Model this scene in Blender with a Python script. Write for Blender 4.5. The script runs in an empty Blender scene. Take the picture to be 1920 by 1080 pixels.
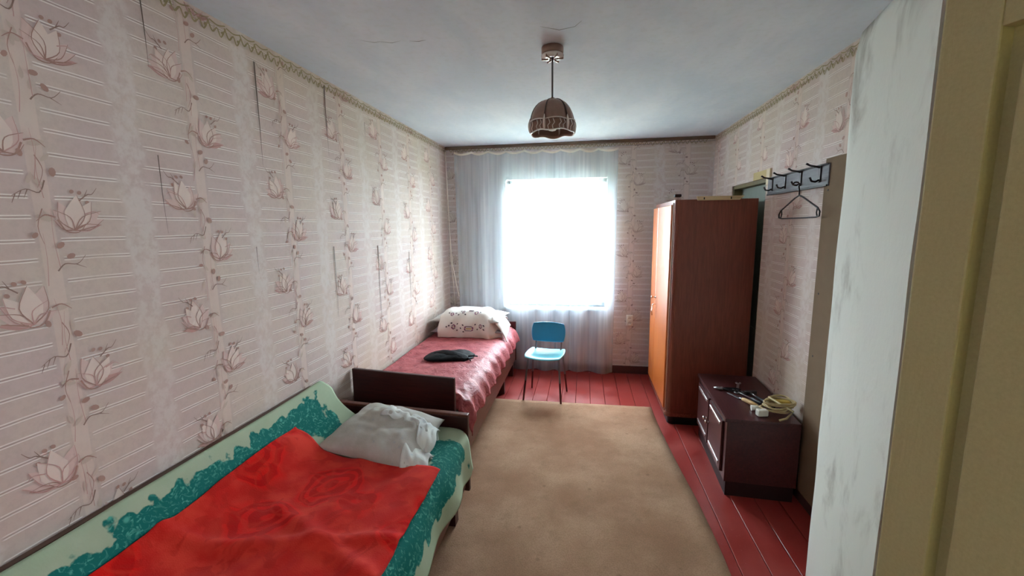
import bpy, bmesh, math, random
from math import sin, cos, pi, radians, sqrt, hypot
from mathutils import Vector, Matrix, noise

random.seed(7)
SC = bpy.context.scene
COL = SC.collection

# ------------------------------------------------------------------ camera
AX, BX, LY, HZ = 1.519, 1.288, 4.709, 2.5        # left wall, right wall, window wall, ceiling
F_PX, YAW, PITCH, ROLL, CZ = 800.96, 0.16660, 0.14436, -0.01159, 1.633
cam_d = bpy.data.cameras.new('camera'); cam = bpy.data.objects.new('camera', cam_d); COL.objects.link(cam)
cam_d.sensor_width = 36.0; cam_d.lens = F_PX / 1920 * 36; cam_d.clip_start = 0.02
fwd = Vector((-sin(YAW) * cos(PITCH), cos(YAW) * cos(PITCH), -sin(PITCH)))
rt0 = Vector((cos(YAW), sin(YAW), 0)); up0 = rt0.cross(fwd)
rt = rt0 * cos(ROLL) + up0 * sin(ROLL); up = -rt0 * sin(ROLL) + up0 * cos(ROLL)
M = Matrix((rt, up, -fwd)).transposed().to_4x4(); M.translation = Vector((0, 0, CZ))
cam.matrix_world = M
SC.camera = cam

# ------------------------------------------------------------------ light: an overcast sky through the window
SKY = 72.0
w = bpy.data.worlds.new('overcast_sky'); SC.world = w; w.use_nodes = True
bg = w.node_tree.nodes['Background']; bg.inputs[0].default_value = (0.80, 0.905, 1.0, 1); bg.inputs[1].default_value = SKY
pl = bpy.data.lights.new('window_portal', 'AREA'); pl.shape = 'RECTANGLE'; pl.size = 1.15; pl.size_y = 1.5
pl.cycles.is_portal = True
po = bpy.data.objects.new('window_portal', pl); COL.objects.link(po)
po.location = (-0.3, LY + 0.34, 1.42); po.rotation_euler = (radians(-90), 0, 0)
hl = bpy.data.lights.new('added_window_portal', 'AREA'); hl.shape = 'RECTANGLE'; hl.size = 0.50; hl.size_y = 0.62; hl.cycles.is_portal = True
ho = bpy.data.objects.new('added_window_portal', hl); COL.objects.link(ho)                 # portal of the unseen hall window, added for fill daylight
ho.location = (BX + 0.125, -0.95, 1.68); ho.rotation_euler = (0, radians(90), 0)
SC.view_settings.view_transform = 'Standard'; SC.view_settings.look = 'None'
SC.view_settings.gamma = 1.0; SC.view_settings.use_curve_mapping = False
SC.view_settings.exposure = 0.0
cy = SC.cycles
cy.max_bounces = 10; cy.diffuse_bounces = 7; cy.glossy_bounces = 4; cy.transmission_bounces = 6; cy.transparent_max_bounces = 8
cy.sample_clamp_indirect = 12.0; cy.use_adaptive_sampling = True; cy.adaptive_threshold = 0.025; cy.caustics_reflective = False; cy.caustics_refractive = False

# ------------------------------------------------------------------ helpers
def lin(c):
    return tuple((v / 255 / 12.92) if v / 255 <= 0.04045 else ((v / 255 + 0.055) / 1.055) ** 2.4 for v in c)

class NT:
    """small node-building helper"""
    def __init__(s, name, rough=0.7, spec=0.3):
        s.m = bpy.data.materials.new(name); s.m.use_nodes = True
        s.t = s.m.node_tree; s.n = s.t.nodes; s.b = s.n['Principled BSDF']; s.out = s.n['Material Output']
        s.b.inputs['Roughness'].default_value = rough; s.b.inputs['Specular IOR Level'].default_value = spec
    def lk(s, a, b): s.t.links.new(a, b)
    def node(s, t, **k):
        n = s.n.new(t)
        for a, v in k.items(): setattr(n, a, v)
        return n
    def put(s, sock, v):
        if isinstance(v, (int, float)): sock.default_value = v
        elif isinstance(v, tuple): sock.default_value = v if len(v) == len(sock.default_value) else tuple(v) + (1,)
        else: s.lk(v, sock)
    def math(s, op, a, b=0.0, c=0.0, clamp=False):
        n = s.node('ShaderNodeMath', operation=op); n.use_clamp = clamp
        s.put(n.inputs[0], a); s.put(n.inputs[1], b); s.put(n.inputs[2], c); return n.outputs[0]
    def coord(s, kind='Object'):
        return s.node('ShaderNodeTexCoord').outputs[kind]
    def sep(s, v):
        n = s.node('ShaderNodeSeparateXYZ'); s.lk(v, n.inputs[0]); return n.outputs
    def mapping(s, v, scale=(1, 1, 1), rot=(0, 0, 0), loc=(0, 0, 0)):
        n = s.node('ShaderNodeMapping'); s.lk(v, n.inputs[0]); n.inputs['Scale'].default_value = scale
        n.inputs['Rotation'].default_value = rot; n.inputs['Location'].default_value = loc; return n.outputs[0]
    def noise(s, v, scale, detail=3, rough=0.55, dist=0.0):
        n = s.node('ShaderNodeTexNoise'); s.lk(v, n.inputs['Vector']); n.inputs['Scale'].default_value = scale
        n.inputs['Detail'].default_value = detail; n.inputs['Roughness'].default_value = rough
        n.inputs['Distortion'].default_value = dist; return n.outputs[0]
    def voro(s, v, scale, feature='F1', out='Distance', rnd=1.0):
        n = s.node('ShaderNodeTexVoronoi', feature=feature); s.lk(v, n.inputs['Vector'])
        n.inputs['Scale'].default_value = scale; n.inputs['Randomness'].default_value = rnd; return n.outputs[out]
    def step(s, v, lo, hi, a=0.0, b=1.0):
        n = s.node('ShaderNodeMapRange'); n.interpolation_type = 'SMOOTHSTEP'; s.lk(v, n.inputs[0])
        for i, x in enumerate((lo, hi, a, b)): n.inputs[i + 1].default_value = x
        return n.outputs[0]
    def mix(s, f, a, b, mode='MIX'):
        n = s.node('ShaderNodeMix', data_type='RGBA', blend_type=mode)
        s.put(n.inputs[0], f); s.put(n.inputs[6], a); s.put(n.inputs[7], b); return n.outputs[2]
    def color(s, c): s.put(s.b.inputs['Base Color'], c)
    def bump(s, h, strength=0.3, dist=0.01):
        n = s.node('ShaderNodeBump'); n.inputs['Strength'].default_value = strength
        n.inputs['Distance'].default_value = dist; s.lk(h, n.inputs['Height']); s.lk(n.outputs[0], s.b.inputs['Normal'])

def plain(name, c, rough=0.6, spec=0.3, metal=0.0, var=0.12, scale=25.0, bump=0.0):
    m = NT(name, rough, spec); c = lin(c)
    f = m.noise(m.coord(), scale, 4)
    m.color(m.mix(f, tuple(x * (1 - var) for x in c), tuple(min(1, x * (1 + var)) for x in c)))
    m.b.inputs['Metallic'].default_value = metal
    if bump: m.bump(f, bump, 0.005)
    return m.m

def wood(name, c1, c2, rough=0.3, spec=0.5, axis='z', scale=6.0, coat=0.0):
    m = NT(name, rough, spec)
    sc = {'x': (1, 14, 14), 'y': (14, 1, 14), 'z': (14, 14, 1)}[axis]
    v = m.mapping(m.coord(), sc)
    g = m.noise(v, scale, 5, 0.6, 0.6); f2 = m.noise(m.coord(), 2.2, 2)
    k = m.math('ADD', m.math('MULTIPLY', g, 0.7), m.math('MULTIPLY', f2, 0.3))
    m.color(m.mix(m.step(k, 0.3, 0.7), lin(c1), lin(c2)))
    m.bump(g, 0.06, 0.003)
    m.b.inputs['Coat Weight'].default_value = coat; m.b.inputs['Coat Roughness'].default_value = 0.42
    return m.m

class MB:
    """collects shapes, then links them as ONE mesh object"""
    def __init__(s): s.bm = bmesh.new(); s.uv = None
    def box(s, lo, hi, bevel=0.0, seg=2, mi=0, mat=None):
        r = bmesh.ops.create_cube(s.bm, size=1.0); vs = r['verts']
        for v in vs:
            v.co = Vector([lo[i] + (v.co[i] + 0.5) * (hi[i] - lo[i]) for i in range(3)])
        if bevel:
            es = list({e for v in vs for e in v.link_edges})
            rr = bmesh.ops.bevel(s.bm, geom=es, offset=bevel, segments=seg, affect='EDGES', profile=0.6)
            vs = list({v for f in rr['faces'] for v in f.verts})
        if mat is not None:
            for v in vs: v.co = mat @ v.co
        for f in {f for v in vs for f in v.link_faces}: f.material_index = mi
        return s
    def tube(s, pts, r, n=8, mi=0, close=False, caps=True):
        pts = [Vector(p) for p in pts]; rings = []; k = len(pts)
        rr = r if isinstance(r, (list, tuple)) else [r] * k
        nrm = None
        for i, p in enumerate(pts):
            if close: t = pts[(i + 1) % k] - pts[i - 1]
            else: t = pts[min(i + 1, k - 1)] - pts[max(i - 1, 0)]
            t.normalize()
            if nrm is None: nrm = t.orthogonal().normalized()
            else:
                nrm = nrm - t * nrm.dot(t)
                nrm = nrm.normalized() if nrm.length > 1e-6 else t.orthogonal().normalized()
            b = t.cross(nrm)
            rings.append([s.bm.verts.new(p + (nrm * cos(2 * pi * j / n) + b * sin(2 * pi * j / n)) * rr[i]) for j in range(n)])
        for i in range(k if close else k - 1):
            a, b = rings[i], rings[(i + 1) % k]
            for j in range(n):
                f = s.bm.faces.new((a[j], a[(j + 1) % n], b[(j + 1) % n], b[j])); f.material_index = mi; f.smooth = True
        if caps and not close:
            for q in (list(reversed(rings[0])), rings[-1]):
                f = s.bm.faces.new(q); f.material_index = mi
        return s
    def lathe(s, prof, n=24, c=(0, 0, 0), mi=0):
        rings = []
        for r, z in prof:
            rings.append([s.bm.verts.new((c[0] + r * cos(2 * pi * j / n), c[1] + r * sin(2 * pi * j / n), c[2] + z)) for j in range(n)] if r > 1e-6
                         else [s.bm.verts.new((c[0], c[1], c[2] + z))])
        for a, b in zip(rings, rings[1:]):
            for j in range(n):
                q = [a[j % len(a)], a[(j + 1) % len(a)], b[(j + 1) % len(b)], b[j % len(b)]]
                q = list(dict.fromkeys(q))
                if len(q) >= 3:
                    f = s.bm.faces.new(q); f.smooth = True; f.material_index = mi
        return s
    def prism(s, pts2, axis, lo, hi, mi=0):
        """extrude a 2-d outline along an axis"""
        def P(a, b, c): return {'x': (c, a, b), 'y': (a, c, b), 'z': (a, b, c)}[axis]
        A = [s.bm.verts.new(P(a, b, lo)) for a, b in pts2]; B = [s.bm.verts.new(P(a, b, hi)) for a, b in pts2]
        n = len(A); fs = [s.bm.faces.new(A), s.bm.faces.new(list(reversed(B)))]
        for i in range(n): fs.append(s.bm.faces.new((A[i], B[i], B[(i + 1) % n], A[(i + 1) % n])))
        for f in fs: f.material_index = mi
        return s
    def grid(s, fn, nu, nv, uvfn=None):
        """surface from fn(i/nu, j/nv)"""
        g = [[s.bm.verts.new(fn(i / nu, j / nv)) for j in range(nv + 1)] for i in range(nu + 1)]
        lay = s.bm.loops.layers.uv.verify() if uvfn else None
        for i in range(nu):
            for j in range(nv):
                f = s.bm.faces.new((g[i][j], g[i + 1][j], g[i + 1][j + 1], g[i][j + 1])); f.smooth = True
                if uvfn:
                    for l, (a, b) in zip(f.loops, ((i, j), (i + 1, j), (i + 1, j + 1), (i, j + 1))): l[lay].uv = uvfn(a / nu, b / nv)
        return s
    def build(s, name, mats, parent=None, smooth=False, loc=None, rotz=0.0):
        bmesh.ops.recalc_face_normals(s.bm, faces=s.bm.faces[:]) if not s.bm.loops.layers.uv else None
        me = bpy.data.meshes.new(name); s.bm.to_mesh(me); s.bm.free()
        for m in (mats if isinstance(mats, (list, tuple)) else [mats]): me.materials.append(m)
        if smooth:
            for p in me.polygons: p.use_smooth = True
        o = bpy.data.objects.new(name, me); COL.objects.link(o)
        if parent: o.parent = parent
        if loc: o.location = loc
        if rotz: o.rotation_euler.z = rotz
        return o

def tag(o, label, cat, group=None):
    o['label'] = label; o['category'] = cat
    if group: o['group'] = group
    return o
def struct(o, label=None):
    o['kind'] = 'structure'
    if label: o['label'] = label
    return o
def thing(name, label, cat, loc=(0, 0, 0), rotz=0.0, group=None):
    o = bpy.data.objects.new(name, None); COL.objects.link(o); o.location = loc; o.rotation_euler.z = rotz
    o.empty_display_size = 0.1
    return tag(o, label, cat, group)
def solid(o, t, offset=-1):
    m = o.modifiers.new('thickness', 'SOLIDIFY'); m.thickness = t; m.offset = offset; return o
def subsurf(o, n=1):
    m = o.modifiers.new('smooth', 'SUBSURF'); m.levels = n; m.render_levels = n; return o
def nz(x, y, z=0.0, s=1.0): return noise.noise(Vector((x * s, y * s, z * s)))
def sst(t): t = max(0.0, min(1.0, t)); return t * t * (3 - 2 * t)
def lerp(a, b, t): return a + (b - a) * t

# ------------------------------------------------------------------ materials
def wallpaper(name, axis, u0, tint=(1, 1, 1)):
    """pink paper: pairs of raised pale lines between flower columns, lacy pale bands half way"""
    m = NT(name, 0.62, 0.25); o = m.coord(); x = m.sep(o); u = x[axis]; z = x[2]
    f = m.math('FRACT', m.math('MULTIPLY_ADD', u, 1 / 0.53, -u0 / 0.53 + 0.5 + 20))
    d = m.math('MULTIPLY', m.math('ABSOLUTE', m.math('SUBTRACT', f, 0.5)), 0.53)      # distance to a flower column
    n1 = m.noise(o, 3.0, 2); n2 = m.noise(o, 55, 2, 0.65); n3 = m.noise(o, 14, 2)
    zw = m.math('ADD', z, m.math('MULTIPLY', n1, 0.012))
    v = m.math('MULTIPLY', m.math('FRACT', m.math('MULTIPLY', zw, 1 / 0.122)), 0.122)
    lines = None; dark = None
    for c in (0.028, 0.094):
        e = m.math('ABSOLUTE', m.math('SUBTRACT', v, c))
        a = m.step(m.math('ABSOLUTE', m.math('SUBTRACT', e, 0.0042)), 0.0008, 0.0026, 1, 0)
        b = m.step(e, 0.0006, 0.0024, 1, 0)
        lines = a if lines is None else m.math('MAXIMUM', lines, a)
        dark = b if dark is None else m.math('MAXIMUM', dark, b)
    dn = m.math('ADD', d, m.math('MULTIPLY_ADD', n3, 0.09, -0.045))
    mask = m.math('MULTIPLY', m.step(d, 0.028, 0.034), m.step(dn, 0.205, 0.222, 1, 0))
    mask = m.math('MULTIPLY', mask, m.step(n1, 0.30, 0.52, 0.35, 1))
    n4 = m.noise(o, 26, 3, 0.7); lace = m.math('MULTIPLY', m.step(dn, 0.200, 0.232), m.step(n4, 0.36, 0.60, 0.15, 1.15))
    T = lambda c: tuple(a * b for a, b in zip(lin(c), tint))
    base = m.mix(m.step(n1, 0.35, 0.65), T((206, 190, 178)), T((203, 183, 178)))
    base = m.mix(m.math('MULTIPLY', m.step(n2, 0.4, 0.7), 0.35), base, T((186, 168, 160)))
    rib = m.step(d, 0.019, 0.023, 1, 0)
    base = m.mix(m.math('MULTIPLY', rib, 0.55), base, T((222, 202, 190)))
    base = m.mix(m.math('MULTIPLY', lace, 0.62), base, T((218, 208, 202)))
    base = m.mix(m.math('MULTIPLY', mask, m.math('MULTIPLY', lines, 0.85)), base, T((244, 236, 230)))
    base = m.mix(m.math('MULTIPLY', mask, m.math('MULTIPLY', dark, 0.55)), base, T((150, 132, 124)))
    st = m.noise(o, 0.9, 3, 0.6)
    base = m.mix(m.step(st, 0.45, 0.8, 0, 0.35), base, T((196, 178, 140)))
    m.color(base)
    h = m.math('ADD', m.math('MULTIPLY', n1, 1.5), m.math('ADD', m.math('MULTIPLY', n2, 0.18), m.math('MULTIPLY', m.math('MULTIPLY', lines, mask), 0.35)))
    m.bump(h, 0.35, 0.006)
    return m.m

M_LEFT = wallpaper('wallpaper_left', 1, 1.0)
M_RIGHT = wallpaper('wallpaper_right', 1, 2.99)
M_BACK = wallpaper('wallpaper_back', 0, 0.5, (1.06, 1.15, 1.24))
M_NEAR = wallpaper('wallpaper_near', 0, 0.2)

def ceiling_mat():
    m = NT('whitewashed_ceiling', 0.9, 0.1); o = m.coord()
    a = m.noise(m.mapping(o, (1, 0.45, 1)), 2.6, 5, 0.6, 0.3); b = m.noise(o, 30, 4)
    c = m.mix(m.step(a, 0.3, 0.72), lin((208, 217, 228)), lin((226, 231, 238)))
    m.color(m.mix(m.math('MULTIPLY', m.step(b, 0.45, 0.75), 0.2), c, lin((196, 200, 194))))
    m.bump(m.math('ADD', a, m.math('MULTIPLY', b, 0.2)), 0.25, 0.01); return m.m
M_CEIL = ceiling_mat()

def plaster_mat():
    m = NT('limewashed_plaster', 0.85, 0.15); o = m.coord()
    a = m.noise(m.mapping(o, (1, 1, 0.5)), 5, 5, 0.62, 0.4); b = m.noise(o, 60, 3); c = m.voro(m.mapping(o, (1, 1, 0.6)), 7, 'F1')
    k = m.mix(m.step(a, 0.5, 0.78), lin((226, 228, 222)), lin((168, 165, 158)))
    sp = m.math('MULTIPLY', m.step(c, 0.0, 0.09, 1, 0), m.step(a, 0.42, 0.6))
    m.color(m.mix(m.math('MULTIPLY', sp, 0.5), k, lin((120, 118, 120))))
    m.bump(m.math('ADD', a, m.math('MULTIPLY', b, 0.15)), 0.3, 0.01); return m.m
M_PIER = plaster_mat()

def plank_mat():
    m = NT('red_floor_paint', 0.34, 0.45); o = m.coord()
    a = m.noise(o, 4, 4); b = m.noise(m.mapping(o, (9, 1, 9)), 8, 5, 0.65); c = m.noise(o, 85, 3)
    k = m.mix(m.step(a, 0.3, 0.7), lin((138, 44, 40)), lin((152, 58, 52)))
    k = m.mix(m.math('MULTIPLY', m.step(b, 0.55, 0.8), 0.45), k, lin((120, 34, 32)))
    k = m.mix(m.math('MULTIPLY', m.step(c, 0.68, 0.76), 0.5), k, lin((205, 150, 135)))
    m.color(k); m.bump(b, 0.1, 0.004)
    m.lk(m.step(a, 0.3, 0.7, 0.28, 0.45), m.b.inputs['Roughness']); return m.m
M_PLANK = plank_mat()
M_SUB = plain('dark_joint', (52, 20, 18), 0.9)
M_BASEB = plain('dark_plum_paint', (88, 58, 58), 0.45)

def rug_mat():
    m = NT('beige_carpet', 0.97, 0.05); o = m.coord()
    a = m.noise(o, 1.8, 4, 0.6); b = m.noise(o, 160, 3, 0.7); c = m.noise(o, 9, 4, 0.7); d = m.voro(o, 6)
    k = m.mix(m.step(a, 0.32, 0.68), lin((156, 120, 96)), lin((184, 150, 124)))
    k = m.mix(m.math('MULTIPLY', m.step(c, 0.5, 0.75), 0.35), k, lin((128, 104, 80)))
    k = m.mix(m.math('MULTIPLY', m.step(b, 0.35, 0.7), 0.4), k, lin((120, 98, 76)))
    k = m.mix(m.math('MULTIPLY', m.step(d, 0.03, 0.10, 1, 0), 0.35), k, lin((90, 70, 52)))
    m.color(k); m.bump(b, 0.6, 0.006); return m.m
M_RUG = rug_mat()

M_DWOOD = wood('dark_walnut_veneer', (52, 22, 22), (72, 32, 30), 0.33, 0.5, 'x')
M_RAIL = wood('brown_bed_wood', (84, 44, 34), (112, 64, 48), 0.4, 0.4, 'y')
M_WSIDE = wood('mahogany_side', (112, 57, 44), (136, 72, 56), 0.36, 0.45, 'z')
M_WFRONT = wood('orange_lacquer', (176, 88, 34), (206, 116, 50), 0.3, 0.55, 'z', 4.0, 0.35)
M_CAB = wood('dark_plum_cabinet', (62, 30, 32), (82, 42, 42), 0.36, 0.45, 'y')
M_RAWWOOD = wood('raw_pine', (196, 170, 130), (222, 198, 160), 0.7, 0.2, 'x')
M_BLACK = plain('black_plastic', (26, 26, 28), 0.45)
M_STEEL = plain('worn_steel', (160, 162, 165), 0.35, 0.5, 0.9)
M_CHROME = plain('bright_metal', (215, 210, 205), 0.2, 0.5, 1.0, 0.05)
M_WHITEP = plain('white_plastic', (232, 230, 220), 0.4)
M_WINP = plain('white_window_paint', (238, 242, 242), 0.4, 0.4, 0, 0.04)
M_TURQ_S = plain('turquoise_seat', (96, 190, 205), 0.33, 0.5, 0, 0.05)
M_TURQ_B = plain('blue_backrest', (36, 136, 180), 0.33, 0.5, 0, 0.05)
M_GREYTUBE = plain('grey_chair_tube', (104, 112, 118), 0.4, 0.5, 0.5)
M_DARKTIP = plain('dark_red_leg_paint', (84, 32, 34), 0.5)

# ------------------------------------------------------------------ the room shell
floor = struct(MB().box((-AX - 0.1, -1.7, -0.12), (BX + 0.8, LY + 0.1, -0.022)).build('floor', M_SUB))
px = -AX; k = 0
edges = [0.62 + 0.135 * i for i in range(-16, 6)]
edges = [e for e in edges if -AX < e < BX - 0.02]
edges = [-AX] + edges + [BX]
for x0, x1 in zip(edges, edges[1:]):
    if x1 - x0 < 0.02: continue
    g = 0.0016
    MB().box((x0 + g, -1.6, -0.022), (x1 - g, LY, 0.0 + random.uniform(-0.0008, 0.0008)), 0.002, 1).build('plank', M_PLANK, floor)

ceiling = struct(MB().box((-AX - 0.1, -1.7, HZ), (BX + 0.8, LY + 0.1, HZ + 0.1)).build('ceiling', M_CEIL))
wl = struct(MB().box((-AX - 0.1, -1.7, -0.02), (-AX, LY + 0.1, HZ)).build('wall_left', M_LEFT))
WX0, WX1, WZ0, WZ1 = -0.85, 0.24, 0.74, 2.13       # window opening
b = MB()
b.box((-AX, LY, -0.02), (WX0, LY + 0.32, HZ)); b.box((WX1, LY, -0.02), (BX, LY + 0.32, HZ))
b.box((WX0, LY, -0.02), (WX1, LY + 0.32, WZ0)); b.box((WX0, LY, WZ1), (WX1, LY + 0.32, HZ))
wb = struct(b.build('wall_back', M_BACK))
# right wall: an opening behind the wardrobe, closed by a painted door
NY = -0.14
DY0, DY1, DZ = 3.40, 4.13, 1.955
b = MB()
b.box((BX, NY, -0.02), (BX + 0.12, DY0, HZ)); b.box((BX, -0.65, -0.02), (BX + 0.12, NY, HZ)); b.box((BX, -1.7, -0.02), (BX + 0.12, -1.25, HZ)); b.box((BX, -1.25, -0.02), (BX + 0.12, -0.65, 1.45)); b.box((BX, -1.25, 1.95), (BX + 0.12, -0.65, HZ)); b.box((BX, DY1, -0.02), (BX + 0.12, LY + 0.32, HZ)); b.box((BX, DY0, DZ), (BX + 0.12, DY1, HZ))  # the gap on the hall side is for the added fill window
wr = struct(b.build('wall_right', M_RIGHT))
# wall with the doorway the picture is taken from, and the little hall behind it

b = MB()
b.box((-AX, NY - 0.12, -0.02), (-0.12, NY, HZ)); b.box((0.84, NY - 0.12, -0.02), (BX, NY, HZ)); b.box((-0.12, NY - 0.12, 2.0), (0.84, NY, HZ))
struct(b.build('wall_near', M_NEAR))
struct(MB().box((-AX, -1.7, -0.02), (BX, -1.6, HZ)).build('wall_hall', plain('ochre_hall_paint', (196, 178, 122), .7)))
struct(MB().box((-AX, -1.6, 0), (-AX + .01, NY - .12, HZ)).build('wall_hall_side', plain('ochre_hall_side_paint', (196, 178, 122), .7)))

M_GREEN = plain('grey_green_paint', (150, 162, 150), 0.5, 0.4)
M_OLIVE = plain('dirty_olive_paint', (120, 112, 78), 0.6)
M_CASE = plain('beige_casing_paint', (124, 106, 86), 0.85, 0.08, 0, 0.1, 12)
d1 = struct(MB().box((BX + 0.075, DY0 + 0.03, 0.0), (BX + 0.112, DY1 - 0.03, DZ - 0.03), 0.003).build('door_1', M_GREEN))
for z0, z1 in ((0.12, 0.8), (0.95, 1.8)):
    MB().box((BX + 0.066, DY0 + 0.15, z0), (BX + 0.078, DY1 - 0.15, z1), 0.006).build('door_panel', M_GREEN, d1)
b = MB(); b.box((BX + 0.01, DY0, 0), (BX + 0.115, DY0 + 0.03, DZ)); b.box((BX + 0.01, DY1 - 0.03, 0), (BX + 0.115, DY1, DZ)); b.box((BX + 0.01, DY0, DZ - 0.03), (BX + 0.115, DY1, DZ))
b.build('door_frame', M_OLIVE, d1)
MB().box((BX - 0.012, 3.34, DZ - 0.002), (BX + 0.002, 3.62, DZ + 0.055), 0.002).build('lintel_casing', plain('ochre_casing', (188, 166, 112), 0.6), d1)
MB().box((BX - 0.014, 3.32, 1.90), (BX + 0.002, 3.375, 2.012), 0.002).build('corner_casing', plain('cream_casing', (216, 200, 168), 0.6), d1)

# tall casing board on the right wall
tr = struct(MB().box((BX - 0.028, 2.30, 0.075), (BX, 2.575, 1.965), 0.003).build('trim_2', M_CASE))
for z in (1.87, 1.2, 0.7):
    MB().lathe([(0, 0.0015), (0.005, 0.001), (0.006, 0)], 8).build('nail_head', M_BLACK, tr, loc=None)
for c, z in zip(tr.children, (1.80, 1.25, 0.9)):
    c.location = (BX - 0.0285, 2.53, z); c.rotation_euler = (0, radians(-90), 0)
# skirting and the brown strip under the ceiling
struct(MB().box((-AX, LY - 0.018, 0), (0.98, LY, 0.085), 0.004).build('baseboard_back', M_BASEB))
struct(MB().box((-AX, -0.1, 0), (-AX + 0.016, LY - 0.02, 0.08), 0.004).build('baseboard_left', M_BASEB))
struct(MB().box((BX - 0.016, 0.0, 0), (BX, DY0, 0.072), 0.004).build('baseboard_right', M_BASEB))
b = MB(); b.box((-AX, LY - 0.03, HZ - 0.032), (BX - 0.01, LY, HZ - 0.001), 0.006)
struct(b.build('trim_1', wood('brown_strip', (92, 74, 60), (124, 104, 88), 0.6, 0.2, 'x')))

# limewashed masonry pier beside the doorway
def pier():
    c0 = Vector((1.035, 1.985)); dr = Vector((-0.205, -0.979)); nr = Vector((0.979, -0.205))
    b = MB(); rings = []; nv, nf = 64, 24
    for j in range(nv + 1):
        z = -0.02 + 2.37 * j / nv; ring = []
        rd = 0.012 * max(0, (j - nv + 2) / 2)
        for i in range(nf + 1):
            s_ = 0.64 * i / nf
            off = 0.004 * nz(s_ * 5, z * 3) + rd
            if i == 0:
                off += 0.012; s_ += 0.007 * nz(z * 2.2, 1.3) + 0.004 * nz(z * 9, 4.3)
            q = c0 + dr * s_ + nr * off
            ring.append(b.bm.verts.new((q.x, q.y, z)))
        ring.append(b.bm.verts.new((BX - 0.001, 1.36, z))); ring.append(b.bm.verts.new((BX - 0.001, 1.985, z)))
        rings.append(ring)
    n = len(rings[0])
    for a, c in zip(rings, rings[1:]):
        for i in range(n):
            f = b.bm.faces.new((a[i], a[(i + 1) % n], c[(i + 1) % n], c[i])); f.smooth = 0 < i < nf - 1
    b.bm.faces.new(rings[-1]); b.bm.faces.new(list(reversed(rings[0])))
    return b.build('wall_pier', M_PIER)
struct(pier())

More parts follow.
